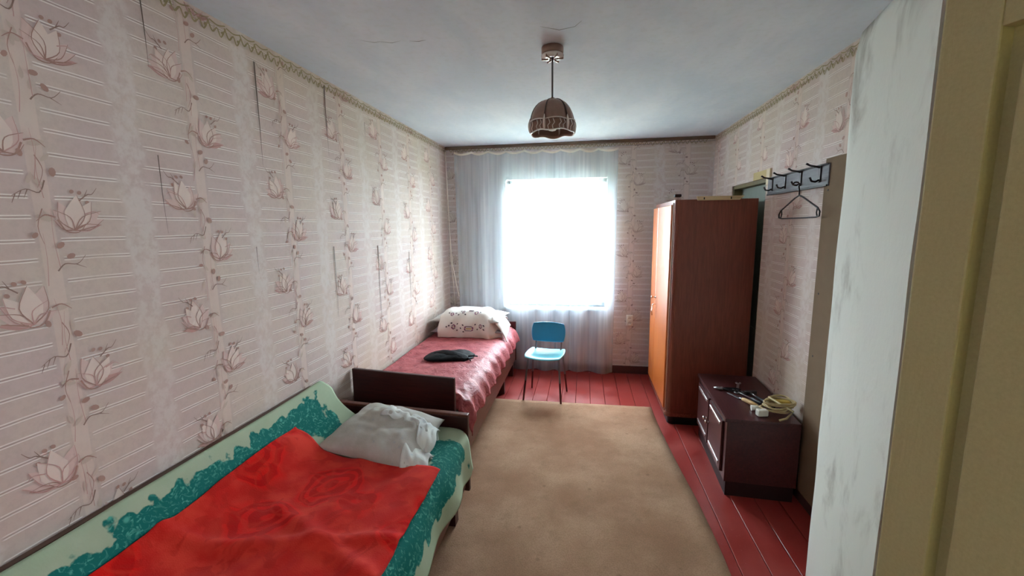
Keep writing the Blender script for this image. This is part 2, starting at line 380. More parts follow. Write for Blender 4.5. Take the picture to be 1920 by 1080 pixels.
# ------------------------------------------------------------------ printed wallpaper motifs (flat print, one mesh on each wall)
PR = [plain('print_' + n, c, 0.65, 0.2, 0, 0.06) for n, c in (
    ('cream', (224, 205, 194)), ('pink', (214, 188, 180)), ('rose', (194, 154, 146)), ('brown', (168, 132, 120)),
    ('twig', (146, 120, 108)), ('bud', (172, 138, 126)), ('olive', (156, 142, 106)), ('slit', (108, 94, 84)), ('leaf', (200, 182, 168)))]
CREAM, PINK, ROSE, BROWN, TWIG, BUD, OLIVE, SLIT, LEAF = range(9)
class Print:
    """flat shapes in wall coordinates (s along the wall, t up), laid on a wall by place(s, t, lift)"""
    def __init__(s, place): s.b = MB(); s.place = place; s.k = 0
    def poly(s, pts, c, lay=1):
        if any(t > HZ - 0.004 or t < 0.09 for _, t in pts): return
        s.k = (s.k + 1) % 40
        vs = [s.b.bm.verts.new(s.place(a, t, 0.0007 * lay + 0.000016 * s.k)) for a, t in pts]
        s.b.bm.faces.new(vs).material_index = c
    def ell(s, cx, cy, rx, ry, rot, c, lay=1, n=12, tip=0.0):
        r = radians(rot); pts = []
        for i in range(n):
            a = 2 * pi * i / n; x = rx * cos(a); y = ry * sin(a) * (1 - tip * max(0, cos(a)))
            pts.append((cx + x * cos(r) - y * sin(r), cy + x * sin(r) + y * cos(r)))
        s.poly(pts, c, lay)
    def stroke(s, pts, w0, c, lay=3, w1=None):
        w1 = w0 * 0.3 if w1 is None else w1
        P = []
        for i in range(len(pts) - 1):                       # smooth the stroke a little
            p0 = pts[max(i - 1, 0)]; p1 = pts[i]; p2 = pts[i + 1]; p3 = pts[min(i + 2, len(pts) - 1)]
            for k in range(4):
                t = k / 4
                P.append(tuple(0.5 * ((2 * p1[a]) + (-p0[a] + p2[a]) * t + (2 * p0[a] - 5 * p1[a] + 4 * p2[a] - p3[a]) * t * t + (-p0[a] + 3 * p1[a] - 3 * p2[a] + p3[a]) * t ** 3) for a in (0, 1)))
        P.append(pts[-1]); n = len(P); L = []; R = []
        for i, p in enumerate(P):
            q0 = P[max(i - 1, 0)]; q1 = P[min(i + 1, n - 1)]; dx, dy = q1[0] - q0[0], q1[1] - q0[1]; l = hypot(dx, dy) or 1
            w_ = lerp(w0, w1, i / (n - 1)) / 2
            L.append((p[0] - dy / l * w_, p[1] + dx / l * w_)); R.append((p[0] + dy / l * w_, p[1] - dx / l * w_))
        for i in range(n - 1): s.poly([L[i], L[i + 1], R[i + 1], R[i]], c, lay)
    def flower(s, x, y, k, side):
        """a tulip-like rose; side = +1 leans right, -1 leans left"""
        f = side; J = lambda v: v * random.uniform(0.85, 1.15)
        E = lambda cx, cy, rx, ry, rot, c, lay=1, tip=0.0: s.ell(x + f * cx * k, y + cy * k, rx * k, ry * k, rot * f if f > 0 else 180 - rot, c, lay, 12, tip)
        S = lambda pts, w0, c, lay=3: s.stroke([(x + f * a * k, y + b_ * k) for a, b_ in pts], w0 * k, c, lay)
        bx, by = 0.006, -0.040                                   # base of the bloom; pointed petals fan out of it
        for ang, ln, wd_, c in ((8, .072, .011, ROSE), (24, .080, .015, PINK), (150, .052, .013, PINK), (128, .070, .018, PINK), (42, .084, .017, PINK), (108, .088, .023, PINK), (62, .090, .022, CREAM), (86, .094, .025, CREAM)):
            a = radians(ang + random.uniform(-6, 6)); l = ln * random.uniform(.9, 1.1)
            E(bx + cos(a) * l * .5, by + sin(a) * l * .5, l * .5, wd_, math.degrees(a), c, 1 if c != CREAM else 2, .75)
            ex_, ey_ = bx + cos(a) * l, by + sin(a) * l; ox, oy = -sin(a) * wd_ * .9, cos(a) * wd_ * .9; sg = random.choice((-1, 1))
            S([(bx, by), (bx + cos(a) * l * .45 + ox * sg, by + sin(a) * l * .45 + oy * sg), (ex_, ey_)], .0034, random.choice((BROWN, ROSE, BROWN)))
        S([(-0.030, -0.012), (-0.014, -0.042), (0.014, -0.046), (0.034, -0.026)], 0.0044, BROWN)
        S([(0.016, -0.042), (0.044, -0.034), (0.066, -0.028)], 0.0044, BROWN)
        S([(0.026, 0.040), (0.048, 0.058), (0.060, 0.060), (0.074, 0.078)], 0.0036, TWIG); S([(0.040, 0.052), (0.050, 0.072)], 0.0026, TWIG)
        S([(0.036, 0.004), (0.060, 0.012), (0.072, 0.004)], 0.0030, ROSE)
        S([(-0.034, -0.006), (-0.056, 0.000), (-0.076, -0.016)], 0.0044, BROWN); E(-0.058, -0.008, 0.018, 0.007, 160, LEAF, 2)
        for a, c_ in ((0.030, 0.062), (0.012, 0.064), (0.046, 0.036)): E(a, c_, 0.006, 0.005, 40, BUD, 2)
    def column(s, x, zr, per=0.478, soft=1.0):
        t = zr + 3 * per
        while t > 0.0:
            j = lambda v: v * random.uniform(-1, 1)
            s.flower(x + 0.058 + j(.004), t + j(.008), 1.1, 1); s.flower(x - 0.060 + j(.004), t - 0.262 + j(.008), 1.15, -1)
            for (a, y0, y1) in ((-.018, -.20, -.05), (.017, -.15, .02), (.004, .05, .2), (-.01, .1, .24)):     # stem lines
                s.stroke([(x + a, t + y0), (x + a * .6 + j(.006), t + (y0 + y1) / 2), (x + a + j(.008), t + y1)], 0.0022, ROSE)
            s.stroke([(x + .012, t + .10), (x - .004, t + .065), (x - .034, t + .072), (x - .066, t + .052)], 0.0042, TWIG)
            for a, y_ in ((-.030, .060), (-.044, .056), (-.058, .045)): s.stroke([(x + a, t + y_ + .012), (x + a - .010, t + y_ - .012)], 0.0030, TWIG)
            s.stroke([(x + .010, t - .160), (x + .030, t - .140), (x + .062, t - .142), (x + .086, t - .118)], 0.0042, TWIG); s.stroke([(x + .056, t - .142), (x + .084, t - .156)], 0.0028, TWIG)
            s.stroke([(x - .004, t + .02), (x - .020, t - .03), (x - .012, t - .08)], 0.0030, BROWN); s.stroke([(x - .002, t - .31), (x + .012, t - .35), (x - .006, t - .40)], 0.0030, BROWN)
            for a, y_, r in ((.026, -.085, .010), (.048, -.118, .010), (.034, .125, .011), (-.030, -.055, .008), (-.034, .17, .009)): s.ell(x + a, t + y_, r * 1.2, r * .8, random.uniform(0, 180), BUD, 3, 9)
            for _ in range(5): s.ell(x + j(.03), t + j(.2), .018, .006, random.uniform(40, 140), LEAF, 1, 8, .8)
            t -= per
    def frieze(s, s0, s1):
        x = s0
        while x < s1:
            y = HZ - 0.045 + random.uniform(-.004, .004)
            s.stroke([(x, y + .026), (x + .02, y - .012), (x + .045, y + .010), (x + .062, y - .020), (x + .09, y + .024)], 0.0085, OLIVE, 3, 0.006)
            s.stroke([(x + .01, y + .03), (x + .05, y + .022), (x + .09, y + .034)], 0.006, OLIVE, 2, 0.005)
            s.ell(x + .03, y + .008, .009, .006, random.uniform(0, 180), LEAF, 3, 8); s.ell(x + .072, y, .008, .006, 30, OLIVE, 2, 8)
            x += 0.084
    def slit(s, x, z0, z1, w_):
        pts = [(x + 0.004 * nz(x, z0 + (z1 - z0) * i / 5, 0, 4), z0 + (z1 - z0) * i / 5) for i in range(6)]
        s.stroke(pts, w_, SLIT, 4, 0.0006)

pr = Print(lambda s_, t, l: (-AX + l, s_, t))
for i, (x, zr) in enumerate(((-.06, 1.545), (0.47, 1.66), (1.0, 1.677), (1.515, 1.545), (2.035, 1.62), (2.565, 1.52), (3.095, 1.63), (3.64, 1.55), (4.17, 1.62))): pr.column(x, zr)
pr.frieze(0.3, LY - 0.06)
for a in ((1.366, 2.49, 2.20, .007), (1.362, 1.90, 1.62, .004), (1.883, 2.40, 1.92, .010), (2.438, 2.46, 2.06, .010), (1.79, 1.55, 1.42, .004), (2.423, 1.52, 1.05, .007), (2.996, 1.50, .74, .009), (3.571, 1.42, .82, .008), (2.9, 2.36, 2.22, .005), (4.1, 1.35, 1.1, .006)): pr.slit(*a)
pr.b.build('wallpaper_print', PR, wl)
pr = Print(lambda s_, t, l: (BX - l, s_, t))
for x, zr in ((2.46, 1.66), (2.99, 1.55)): pr.column(x, zr)
pr2 = Print(lambda s_, t, l: (BX - l, s_, t))
for x in (3.52, 4.05, 4.5):                                   # above the doorway only
    for t in (2.12, 2.36):
        pr2.flower(x + .05 * (1 if t > 2.2 else -1), t, 0.9, 1 if t > 2.2 else -1)
        for a, y_ in ((.03, .1), (-.03, .13), (.04, -.1)): pr2.ell(x + a, t + y_, .011, .008, 40, BUD, 2, 9)
pr.frieze(1.4, LY - .06)
pr.b.build('wallpaper_print', PR, wr); pr2.b.build('wallpaper_print', PR, wr)
pr = Print(lambda s_, t, l: (s_, LY - l, t))
for x, zr in ((-1.41, 1.52), (0.49, 1.60), (0.985, 1.70)): pr.column(x, zr)
pr.frieze(-AX + .04, BX - .1)
PRB = [plain('faded_print_' + n, c, 0.65, 0.2, 0, 0.06) for n, c in (('cream', (214, 206, 198)), ('pink', (206, 195, 188)), ('rose', (186, 170, 164)), ('brown', (168, 152, 146)), ('twig', (150, 138, 134)), ('bud', (160, 144, 140)), ('olive', (166, 156, 128)), ('slit', (120, 110, 104)), ('leaf', (200, 190, 182)))]
pr.b.build('wallpaper_print', PRB, wb)
b = MB()                                                      # hairline cracks in the whitewash
b.tube([(-1.04, 2.00, HZ), (-.99, 2.035, HZ), (-.96, 2.03, HZ), (-.91, 2.055, HZ), (-.86, 2.04, HZ)], [.0003, .0011, .0008, .0012, .0003], 4); b.tube([(-.82, 2.05, HZ), (-.78, 2.062, HZ), (-.74, 2.055, HZ)], [.0004, .0016, .0004], 4)
b.tube([(-.20, 2.02, HZ), (-.12, 2.07, HZ), (-.05, 2.05, HZ), (-.02, 2.00, HZ)], [.0004, .0014, .001, .0004], 4)
b.build('crack', plain('crack_grey', (110, 112, 108), 0.9), ceiling)

# ------------------------------------------------------------------ window, glass, sill, curtain, view
win = struct(MB().box((WX0, LY + .12, WZ0), (WX0 + .036, LY + .19, WZ1), .004).build('window_1', M_WINP))
def wpart(n, lo, hi): return MB().box(lo, hi, .004).build(n, M_WINP, win)
wpart('frame', (WX1 - .036, LY + .12, WZ0), (WX1, LY + .19, WZ1)); wpart('frame', (WX0, LY + .12, WZ1 - .036), (WX1, LY + .19, WZ1)); wpart('frame', (WX0, LY + .12, WZ0), (WX1, LY + .19, WZ0 + .036))
wpart('mullion', (-.327, LY + .115, WZ0 + .036), (-.283, LY + .185, WZ1 - .036))
gm = NT('window_glass'); gt = gm.node('ShaderNodeBsdfTransparent'); gg = gm.node('ShaderNodeBsdfGlossy'); gg.inputs['Roughness'].default_value = 0.02
mx = gm.node('ShaderNodeMixShader'); mx.inputs[0].default_value = 0.07; gm.lk(gt.outputs[0], mx.inputs[1]); gm.lk(gg.outputs[0], mx.inputs[2]); gm.lk(mx.outputs[0], gm.out.inputs[0])
for x0, x1 in ((WX0 + .036, -.327), (-.283, WX1 - .05)):
    sx = [(x0, x0 + .04), (x1 - .04, x1)]
    s_ = MB(); s_.box((x0, LY + .13, WZ0 + .036), (x0 + .030, LY + .17, WZ1 - .036)); s_.box((x1 - .030, LY + .13, WZ0 + .036), (x1, LY + .17, WZ1 - .036))
    s_.box((x0 + .030, LY + .13, WZ0 + .036), (x1 - .030, LY + .17, WZ0 + .068)); s_.box((x0 + .030, LY + .13, WZ1 - .068), (x1 - .030, LY + .17, WZ1 - .036))
    so = s_.build('sash', M_WINP, win)
    MB().box((x0 + .028, LY + .148, WZ0 + .066), (x1 - .028, LY + .152, WZ1 - .066)).build('pane', gm.m, so)
MB().box((WX0 - .03, LY - .05, WZ0 - .035), (WX1 + .03, LY + .125, WZ0), .006).build('window_sill', M_WINP, win)

w2 = struct(MB().box((BX + .03, -1.25, 1.45), (BX + .08, -1.21, 1.95)).build('added_hall_window', M_WINP), 'small unseen hall window added for fill light')  # unseen window, added so daylight fills the near end of the room
for lo, hi in (((BX + .03, -.69, 1.45), (BX + .08, -.65, 1.95)), ((BX + .03, -1.21, 1.45), (BX + .08, -.69, 1.49)), ((BX + .03, -1.21, 1.91), (BX + .08, -.69, 1.95))): MB().box(lo, hi).build('frame', M_WINP, w2)
MB().box((BX + .053, -1.21, 1.49), (BX + .057, -.69, 1.91)).build('pane', gm.m, w2)

# things out of doors
M_GRASS = plain('pale_ground', (150, 158, 142), 0.95, 0.1, 0, 0.2, 3)
struct(MB().box((-14, LY + .4, -.7), (14, LY + 26, -.55)).build('ground', M_GRASS), 'pale ground outside the window')
def tree(x, y, h, r, label, n=520):
    t = thing('garden_tree', label, 'tree', (x, y, -.55))
    MB().tube([(0, 0, 0), (.06, .03, h * .3), (-.04, 0, h * .62), (.05, .05, h * .9)], [.16, .13, .09, .03], 9).build('trunk', plain('bark', (96, 82, 70), .9), t)
    b = MB()
    for _ in range(n):
        while True:
            p = Vector((random.uniform(-1, 1), random.uniform(-1, 1), random.uniform(-1, 1)))
            if .35 < p.length < 1: break
        p = Vector((p.x * r, p.y * r, h * .72 + p.z * h * .36)); a = Vector((random.uniform(-1, 1), random.uniform(-1, 1), random.uniform(-.6, .6))).normalized(); c = a.orthogonal().normalized(); l = random.uniform(.12, .22)
        vs = [b.bm.verts.new(p + q) for q in (-a * l, c * l * .45, a * l, -c * l * .45)]
        b.bm.faces.new(vs)
    lv = NT('tree_leaf', .6); o_ = lv.noise(lv.coord(), 3, 2); col_ = lv.mix(o_, lin((96, 132, 70)), lin((150, 176, 110))); lv.color(col_)
    f = b.build('foliage', lv.m, t); f['kind'] = 'stuff'
tree(-2.2, LY + 6.5, 5.2, 1.6, 'leafy green tree outside the left half of the window'); tree(1.9, LY + 8.5, 5.6, 1.9, 'leafy green tree outside the right half of the window')

# sheer curtain
cm = NT('sheer_voile'); c_tr = cm.node('ShaderNodeBsdfTransparent'); c_tl = cm.node('ShaderNodeBsdfTranslucent'); c_df = cm.node('ShaderNodeBsdfDiffuse')
c_tr.inputs[0].default_value = (.97, 1, 1, 1); c_tl.inputs[0].default_value = (.44, .53, .58, 1); c_df.inputs[0].default_value = (.76, .86, .95, 1)
m1 = cm.node('ShaderNodeMixShader'); m1.inputs[0].default_value = .62; cm.lk(c_tl.outputs[0], m1.inputs[1]); cm.lk(c_df.outputs[0], m1.inputs[2])
m2 = cm.node('ShaderNodeMixShader'); cm.lk(c_tr.outputs[0], m2.inputs[1]); cm.lk(m1.outputs[0], m2.inputs[2]); cm.lk(m2.outputs[0], cm.out.inputs[0])
wv = cm.noise(cm.mapping(cm.coord(), (7, 1, .25)), 4, 2); cm.lk(cm.step(wv, .3, .7, .34, .46), m2.inputs[0])
CX0, CX1 = -1.40, 0.335
def cur(u, v):
    # u across, v from the top down
    x = CX0 + (CX1 - CX0) * u
    th = u * 44 + 2.2 * sin(u * 9) + 1.3 * nz(u * 6, 3.1)
    amp = .026 + .020 * abs(nz(u * 5, 7.7)) + .022 * math.exp(-((u - .27) / .07) ** 2) + .02 * math.exp(-((u - .97) / .03) ** 2)
    grow = .35 + .65 * sst(v * 2.5)
    y = LY - .095 + amp * grow * sin(th) + .012 * nz(u * 4, v * 2)
    x += .012 * grow * cos(th * 1.0) + .03 * v * (.5 - u)
    sag = .022 * abs(sin(u * pi * 9)) * (1 - v) ** 6
    z = 2.425 - sag - .02 * u - v * (2.385 + .015 * nz(u * 7, 1.2))
    return (x, y, z)
ct = thing('sheer_curtain', 'white sheer voile curtain hanging to the floor over the window', 'curtain', (0, 0, 0))
b = MB(); b.grid(cur, 300, 44); b.build('curtain_panel', cm.m, ct)
b = MB(); b.grid(lambda u, v: (lambda p: (p[0], p[1] - .004, p[2] + .006 - .0))(cur(u, v * .009)), 300, 2); b.build('heading_tape', plain('cream_tape', (226, 222, 208), .9), ct)
MB().tube([(-AX + .005, LY - .095, 2.445), (-.9, LY - .095, 2.422), (-.3, LY - .095, 2.416), (.5, LY - .095, 2.425), (BX - .005, LY - .03, 2.45)], .0022, 6).build('curtain_wire', M_STEEL, ct)
b = MB(); b.tube([(-1.512, LY - .04, 2.44), (-1.500, LY - .045, 2.1), (-1.492, LY - .045, 1.6), (-1.468, LY - .045, 1.2), (-1.43, LY - .05, 1.0), (-1.40, LY - .05, .84)], .006, 7)
b.tube([(-1.492, LY - .045, 1.6), (-1.485, LY - .055, 1.3), (-1.462, LY - .055, 1.02), (-1.448, LY - .05, .72)], .004, 7)
tag(b.build('hanging_cord', plain('white_cord', (232, 224, 214), .8)), 'white cord hanging loose in the far left corner beside the curtain', 'cord')

# wall socket
so = thing('wall_socket', 'small white double wall socket right of the window', 'socket', (.503, LY, .60))
MB().box((-.034, -.028, -.058), (.034, 0, .058), .006).build('socket_body', M_WHITEP, so)
for dz in (-.026, .026):
    f = MB().lathe([(0, 0), (.019, 0), (.021, .004), (.023, .004), (.023, 0)], 16).build('socket_face', M_WHITEP, so); f.location = (0, -.0285, dz); f.rotation_euler.x = radians(90)
    b = MB(); b.lathe([(0, .0012), (.0035, .001), (.0035, 0)], 8, (-.008, 0, 0)); b.lathe([(0, .0012), (.0035, .001), (.0035, 0)], 8, (.008, 0, 0)); b.build('pin_holes', M_BLACK, f)

# ------------------------------------------------------------------ carpet
b = MB()
RN = 60
def rug_edge_r(y): return lerp(.70, .612, sst((y - 1.93) / 1.86)) + .006 * nz(y * 3, 2.2)
def rugf(u, v):
    y = .25 + 3.545 * v; x = lerp(-1.02, rug_edge_r(y), u)
    if v == 1: y += .006 * nz(x * 4, 9)
    return (x, y, .008)
b.grid(rugf, 24, RN); o = b.build('carpet', M_RUG); solid(o, .007, -1)
for p in o.data.polygons: pass
tag(o, 'worn beige carpet runner lying on the red floorboards', 'carpet')

# ------------------------------------------------------------------ wardrobe (front towards the left)
W0, W1, WY0, WY1, WH = .672, 1.276, 3.485, 4.40, 1.815
wd = thing('wardrobe', 'tall dark wooden wardrobe with lacquered orange front by the right wall', 'wardrobe', (0, 0, 0))
def rounded(x0, x1, y0, y1, r, n=7):
    """plan outline with its front edges (low x) rounded"""
    pts = [(x1, y1), (x1, y0)]
    for i in range(n + 1):
        a = pi / 2 * i / n; pts.append((x0 + r - r * sin(a), y0 + r - r * cos(a)))
    for i in range(n + 1):
        a = pi / 2 * i / n; pts.append((x0 + r - r * cos(a), y1 - r + r * sin(a)))
    return pts
b = MB(); b.prism(rounded(W0 + .015, W1, WY0, WY1, .035), 'z', .10, WH); b.build('carcass', M_WSIDE, wd)
b = MB(); b.prism(rounded(W0 + .002, W1, WY0 - .004, WY1 + .004, .045), 'z', .07, .102); b.build('base_moulding', wood('polished_moulding', (112, 62, 50), (150, 92, 76), .2, .6, 'y'), wd)
b = MB(); b.prism(rounded(W0 + .03, W1, WY0 + .01, WY1 - .01, .04), 'z', 0, .07); b.build('plinth', M_BLACK, wd)
b = MB(); b.prism(rounded(W0 - .006, W1, WY0 - .004, WY1 + .004, .04), 'z', WH, WH + .022); b.build('top_board', M_DWOOD, wd)
YM = 4.10
for y0, y1, n in ((WY0 + .045, YM - .002, 'door'), (YM + .002, WY1 - .03, 'door')):
    d = MB().box((W0 - .006, y0, .125), (W0 + .016, y1, WH - .035), .005, 2).build(n, M_WFRONT, wd)
    if y0 < 3.8:
        MB().tube([(W0 + .012, y0 - .006, .115), (W0 + .012, y0 - .006, WH - .02)], .006, 8).build('edge_highlight', wood('lit_edge_tint', (210, 180, 160), (232, 208, 190), .2, .6, 'z'), d)  # pale strip along the front corner: the lit edge painted as a highlight
        b = MB(); b.lathe([(0, 0), (.013, 0), (.013, .003), (.006, .004), (.006, .03), (.012, .034), (.012, .04), (0, .043)], 14)
        h = b.build('handle', M_CHROME, d); h.location = (W0 - .006, YM - .03, .965); h.rotation_euler.y = radians(-90)
        b = MB(); b.tube([(W0 - .006, YM - .035, .90), (W0 - .03, YM - .035, .90)], .004, 7); b.tube([(W0 - .03, YM - .035, .90)] + [(W0 - .036 - .0 * i, YM - .035 + .016 * sin(i * pi / 5), .885 + .016 * cos(i * pi / 5)) for i in range(11)], .003, 6)
        b.tube([(W0 - .037, YM - .035, .87), (W0 - .040, YM - .050, .84), (W0 - .036, YM - .056, .80)], .003, 6); b.tube([(W0 - .037, YM - .035, .87), (W0 - .042, YM - .024, .83), (W0 - .036, YM - .016, .79)], .003, 6)
        b.build('key', M_CHROME, d)
for z in (1.55,):
    MB().lathe([(0, .002), (.004, .0015), (.005, 0)], 8).build('nail_head', M_CHROME, wd).location = (.715, WY0 - .0005, 1.62)
wd.children[-1].rotation_euler.x = radians(90)
b = MB(); b.prism([(.845, WH - .008), (1.14, WH - .008), (1.175, WH + .022), (.838, WH + .022)], 'y', WY0 - .018, WY0 - .004)
st = b.build('side_batten', M_RAWWOOD, wd); st['label'] = 'pale raw wood batten nailed to the side'
for x in (.89, 1.08): MB().box((x - .004, WY0 - .020, WH - .002), (x + .004, WY0 - .0178, WH + .014), .001, 1).build('nail_head', M_BLACK, st)
MB().box((.684, WY0 + .012, WH + .0215), (.735, WY0 + .06, WH + .044), .008).build('corner_block', plain('dark_block', (44, 26, 24), .6), wd)

# ------------------------------------------------------------------ low cabinet
cb = thing('low_cabinet', 'low dark brown two-door cabinet standing against the side of the wardrobe', 'cabinet', (1.065, 2.94, 0), radians(-3.0))
# local axes: x towards the wall, y along its length; front at x = -0.2
CW, CL, CH = .195, .395, .495
MB().box((-CW, -CL, .095), (CW, CL, CH - .022), .003).build('carcass', M_CAB, cb)
MB().box((-CW - .012, -CL - .006, CH - .022), (CW, CL + .004, CH), .004).build('top_board', M_CAB, cb)
MB().box((-CW + .012, -CL + .01, 0), (CW - .01, CL - .01, .095), .002).build('plinth', plain('dark_plinth', (48, 26, 28), .6), cb)
M_STRIP = plain('silver_strip', (216, 204, 204), .22, .5, .6, .04)
for y0, y1 in ((-CL + .06, -.012), (.012, CL - .06)):
    d = MB().box((-CW - .014, y0, .125), (-CW + .002, y1, CH - .045), .004).build('door', M_CAB, cb)
    yc = (y0 + y1) / 2
    for z in (.165, CH - .075): MB().box((-CW - .019, y0 + .03, z - .010), (-CW - .012, y1 - .03, z + .010), .002, 1).build('trim_strip', M_STRIP, d)
    k = MB().lathe([(0, 0), (.010, 0), (.006, .006), (.007, .014), (.013, .02), (.011, .027), (0, .03)], 14).build('knob', M_CHROME, d)
    k.location = (-CW - .014, (y1 - .02) if y0 < 0 else (y0 + .02), .30); k.rotation_euler.y = radians(-90)

# tools on the cabinet
TZ = CH
def place(o, x, y, a, z=TZ): o.location = (x, y, z); o.rotation_euler.z = radians(a); return o
M_YW = wood('yellow_wood_handle', (206, 168, 112), (228, 196, 146), .5, .3, 'x')
def chisel():
    t = thing('chisel', 'chisel with a pale wooden handle lying on the low cabinet', 'chisel')
    b = MB(); b.tube([(-.075, 0, .014), (-.03, 0, .0145), (.03, 0, .013), (.045, 0, .012)], [.010, .0135, .0125, .009], 10); b.build('wooden_handle', M_YW, t)
    b = MB(); b.tube([(.042, 0, .012), (.07, 0, .010)], [.005, .004], 8); b.box((.068, -.008, .004), (.17, .008, .008), .001, 1); b.build('blade', M_STEEL, t); return t
place(chisel(), 1.045, 2.80, 115)
def screwdriver():
    t = thing('screwdriver', 'long steel screwdriver with a dark handle lying across the low cabinet', 'screwdriver')
    b = MB(); b.tube([(-.06, 0, .014), (-.04, 0, .015), (.03, 0, .014), (.045, 0, .011)], [.011, .014, .013, .008], 10); b.build('handle', M_BLACK, t)
    MB().tube([(.043, 0, .013), (.22, 0, .006)], [.004, .004], 8).build('shaft', M_STEEL, t); return t
place(screwdriver(), 1.10, 2.815, 110)
def pliers():
    t = thing('pliers', 'black-handled pliers lying open near the front edge of the low cabinet', 'pliers')
    for s in (-1, 1):
        b = MB(); b.tube([(0, 0, .010), (.03, s * .016, .010), (.08, s * .026, .010), (.12, s * .020, .009)], [.006, .007, .0075, .006], 8); b.build('handle', M_BLACK, t)
        b = MB(); b.tube([(.004, -s * .003, .010), (-.02, -s * .008, .010), (-.05, -s * .003, .010)], [.009, .008, .004], 8); b.build('jaw', M_STEEL, t)
    b = MB(); b.lathe([(0, .020), (.008, .019), (.010, .016), (.010, .004), (0, .003)], 12); b.build('pivot', M_STEEL, t); return t
place(pliers(), .955, 3.02, -12)
def hammer():
    t = thing('hammer', 'small hammer with a black grip lying beside the cable coil', 'hammer')
    b = MB(); b.tube([(-.10, 0, .013), (-.02, 0, .013), (.06, 0, .012)], [.013, .012, .008], 10); b.build('grip', M_BLACK, t)
    MB().tube([(.055, 0, .012), (.13, 0, .012)], .006, 8).build('shaft', M_STEEL, t)
    b = MB(); b.box((.125, -.045, .002), (.148, .03, .024), .004); b.tube([(.136, .03, .013), (.136, .055, .013)], [.009, .012], 10); b.build('head', plain('dark_steel', (84, 84, 88), .4, .5, .8), t); return t
place(hammer(), 1.145, 2.83, 104)
def wrench():
    t = thing('wrench', 'dull grey wrench lying at the back of the tools on the cabinet', 'wrench')
    b = MB(); b.box((-.085, -.008, .002), (.085, .008, .008), .002, 1); b.build('shank', M_STEEL, t)
    for s in (-1, 1):
        b = MB()
        b.tube([(s * (.098 + .014 * cos(a)), .014 * sin(a), .006) for a in [s * 0 + (0.7 if s > 0 else pi + .7) + i * (2 * pi - 1.4) / 10 for i in range(11)]], .0055, 6); b.build('jaw', M_STEEL, t)
    return t
place(wrench(), 1.07, 3.06, 70)
# coiled extension cable
ex = thing('extension_cable', 'coiled beige extension cable with white plug on the low cabinet', 'cable', (1.165, 2.665, TZ), radians(20))
M_CABLE = plain('beige_cable', (190, 172, 128), .6, .3, 0, .2, 40)
b = MB(); pts = []
for i in range(118):
    a = i * 2 * pi / 22; r = .064 + .012 * sin(i * .9) + .008 * nz(i * .3, 1)
    zc = .018 + .011 * (i / 22) + .014 * nz(i * .21, 5) + .012
    pts.append((r * 1.25 * cos(a) * (1 + .1 * sin(i * .13)), r * .95 * sin(a), zc))
b.tube(pts, .0062, 7); b.tube([pts[-1], (.02, -.09, .05), (-.04, -.105, .02), (-.075, -.095, .009)], .0062, 7)
b.build('cable_coil', M_CABLE, ex)
MB().box((-.145, -.045, .004), (-.085, -.008, .042), .007).build('plug', M_WHITEP, ex).rotation_euler.z = radians(-8)
b = MB(); b.tube([(-.12, .075, .016), (-.07, .055, .02)], [.017, .012], 10); b.build('cable_end', M_WHITEP, ex)
MB().box((-.01, -.005, .052), (.065, .036, .080), .006).build('socket_block', plain('yellow_block', (206, 176, 84), .5), ex).rotation_euler.z = radians(-25)

# ------------------------------------------------------------------ coat rack and hanger
rk = thing('coat_rack', 'grey wooden wall coat rack with four hooks above the hanger', 'coat rack', (BX, 2.90, 1.88))
M_RK = wood('grey_painted_board', (66, 66, 70), (96, 94, 98), .5, .3, 'y')
MB().box((-.034, -.375, -.058), (-.002, .385, .058), .005).build('board', M_RK, rk)
b = MB(); b.box((-.040, -.37, -.060), (-.033, .38, -.050), .002, 1); b.box((-.040, -.37, .050), (-.033, .38, .060), .002, 1); b.build('edge_moulding', plain('dark_moulding', (60, 58, 60), .5), rk)
M_HOOK = plain('dark_hook', (48, 44, 46), .4, .5, .6)
for y in (-.29, -.08, .12, .31):
    b = MB(); b.box((-.040, y - .012, -.035), (-.034, y + .012, .055), .002, 1)
    b.tube([(-.037, y, .045), (-.055, y, .050), (-.085, y + .002, .056), (-.105, y + .004, .068)], [.006, .0055, .005, .006], 8)
    b.tube([(-.037, y, -.02), (-.055, y, -.030), (-.075, y, -.026), (-.085, y, -.006)], [.005, .005, .005, .006], 8); b.build('hook', M_HOOK, rk)
hg = thing('clothes_hanger', 'dark wire clothes hanger on the coat rack', 'hanger', (BX - .112 + .05, 2.82 - .06, 1.785), radians(0))
M_HG = plain('black_hanger', (40, 38, 40), .35)
hk = [(0, .0, 0), (0, .002, .03), (-.004, .004, .055)] + [(-.018 + .018 * cos(a) - .0, .006, .062 + .018 * sin(a)) for a in [i * pi / 6 for i in range(0, 7)]]
MB().tube(hk, .0042, 7).build('hook', M_HG, hg)
b = MB(); b.tube([(0, 0, .004), (0, -.05, -.010), (0, -.215, -.075), (0, -.238, -.095), (0, -.236, -.118), (0, -.20, -.124), (0, 0, -.126), (0, .20, -.126), (0, .240, -.122), (0, .244, -.100), (0, .222, -.078), (0, .05, -.010)], .0046, 7, close=True); b.build('frame', M_HG, hg)
for s in (-1, 1): MB().tube([(0, s * .212, -.072), (0, s * .205, -.10), (0, s * .215, -.12)], .0036, 6).build('strap_notch', M_HG, hg)

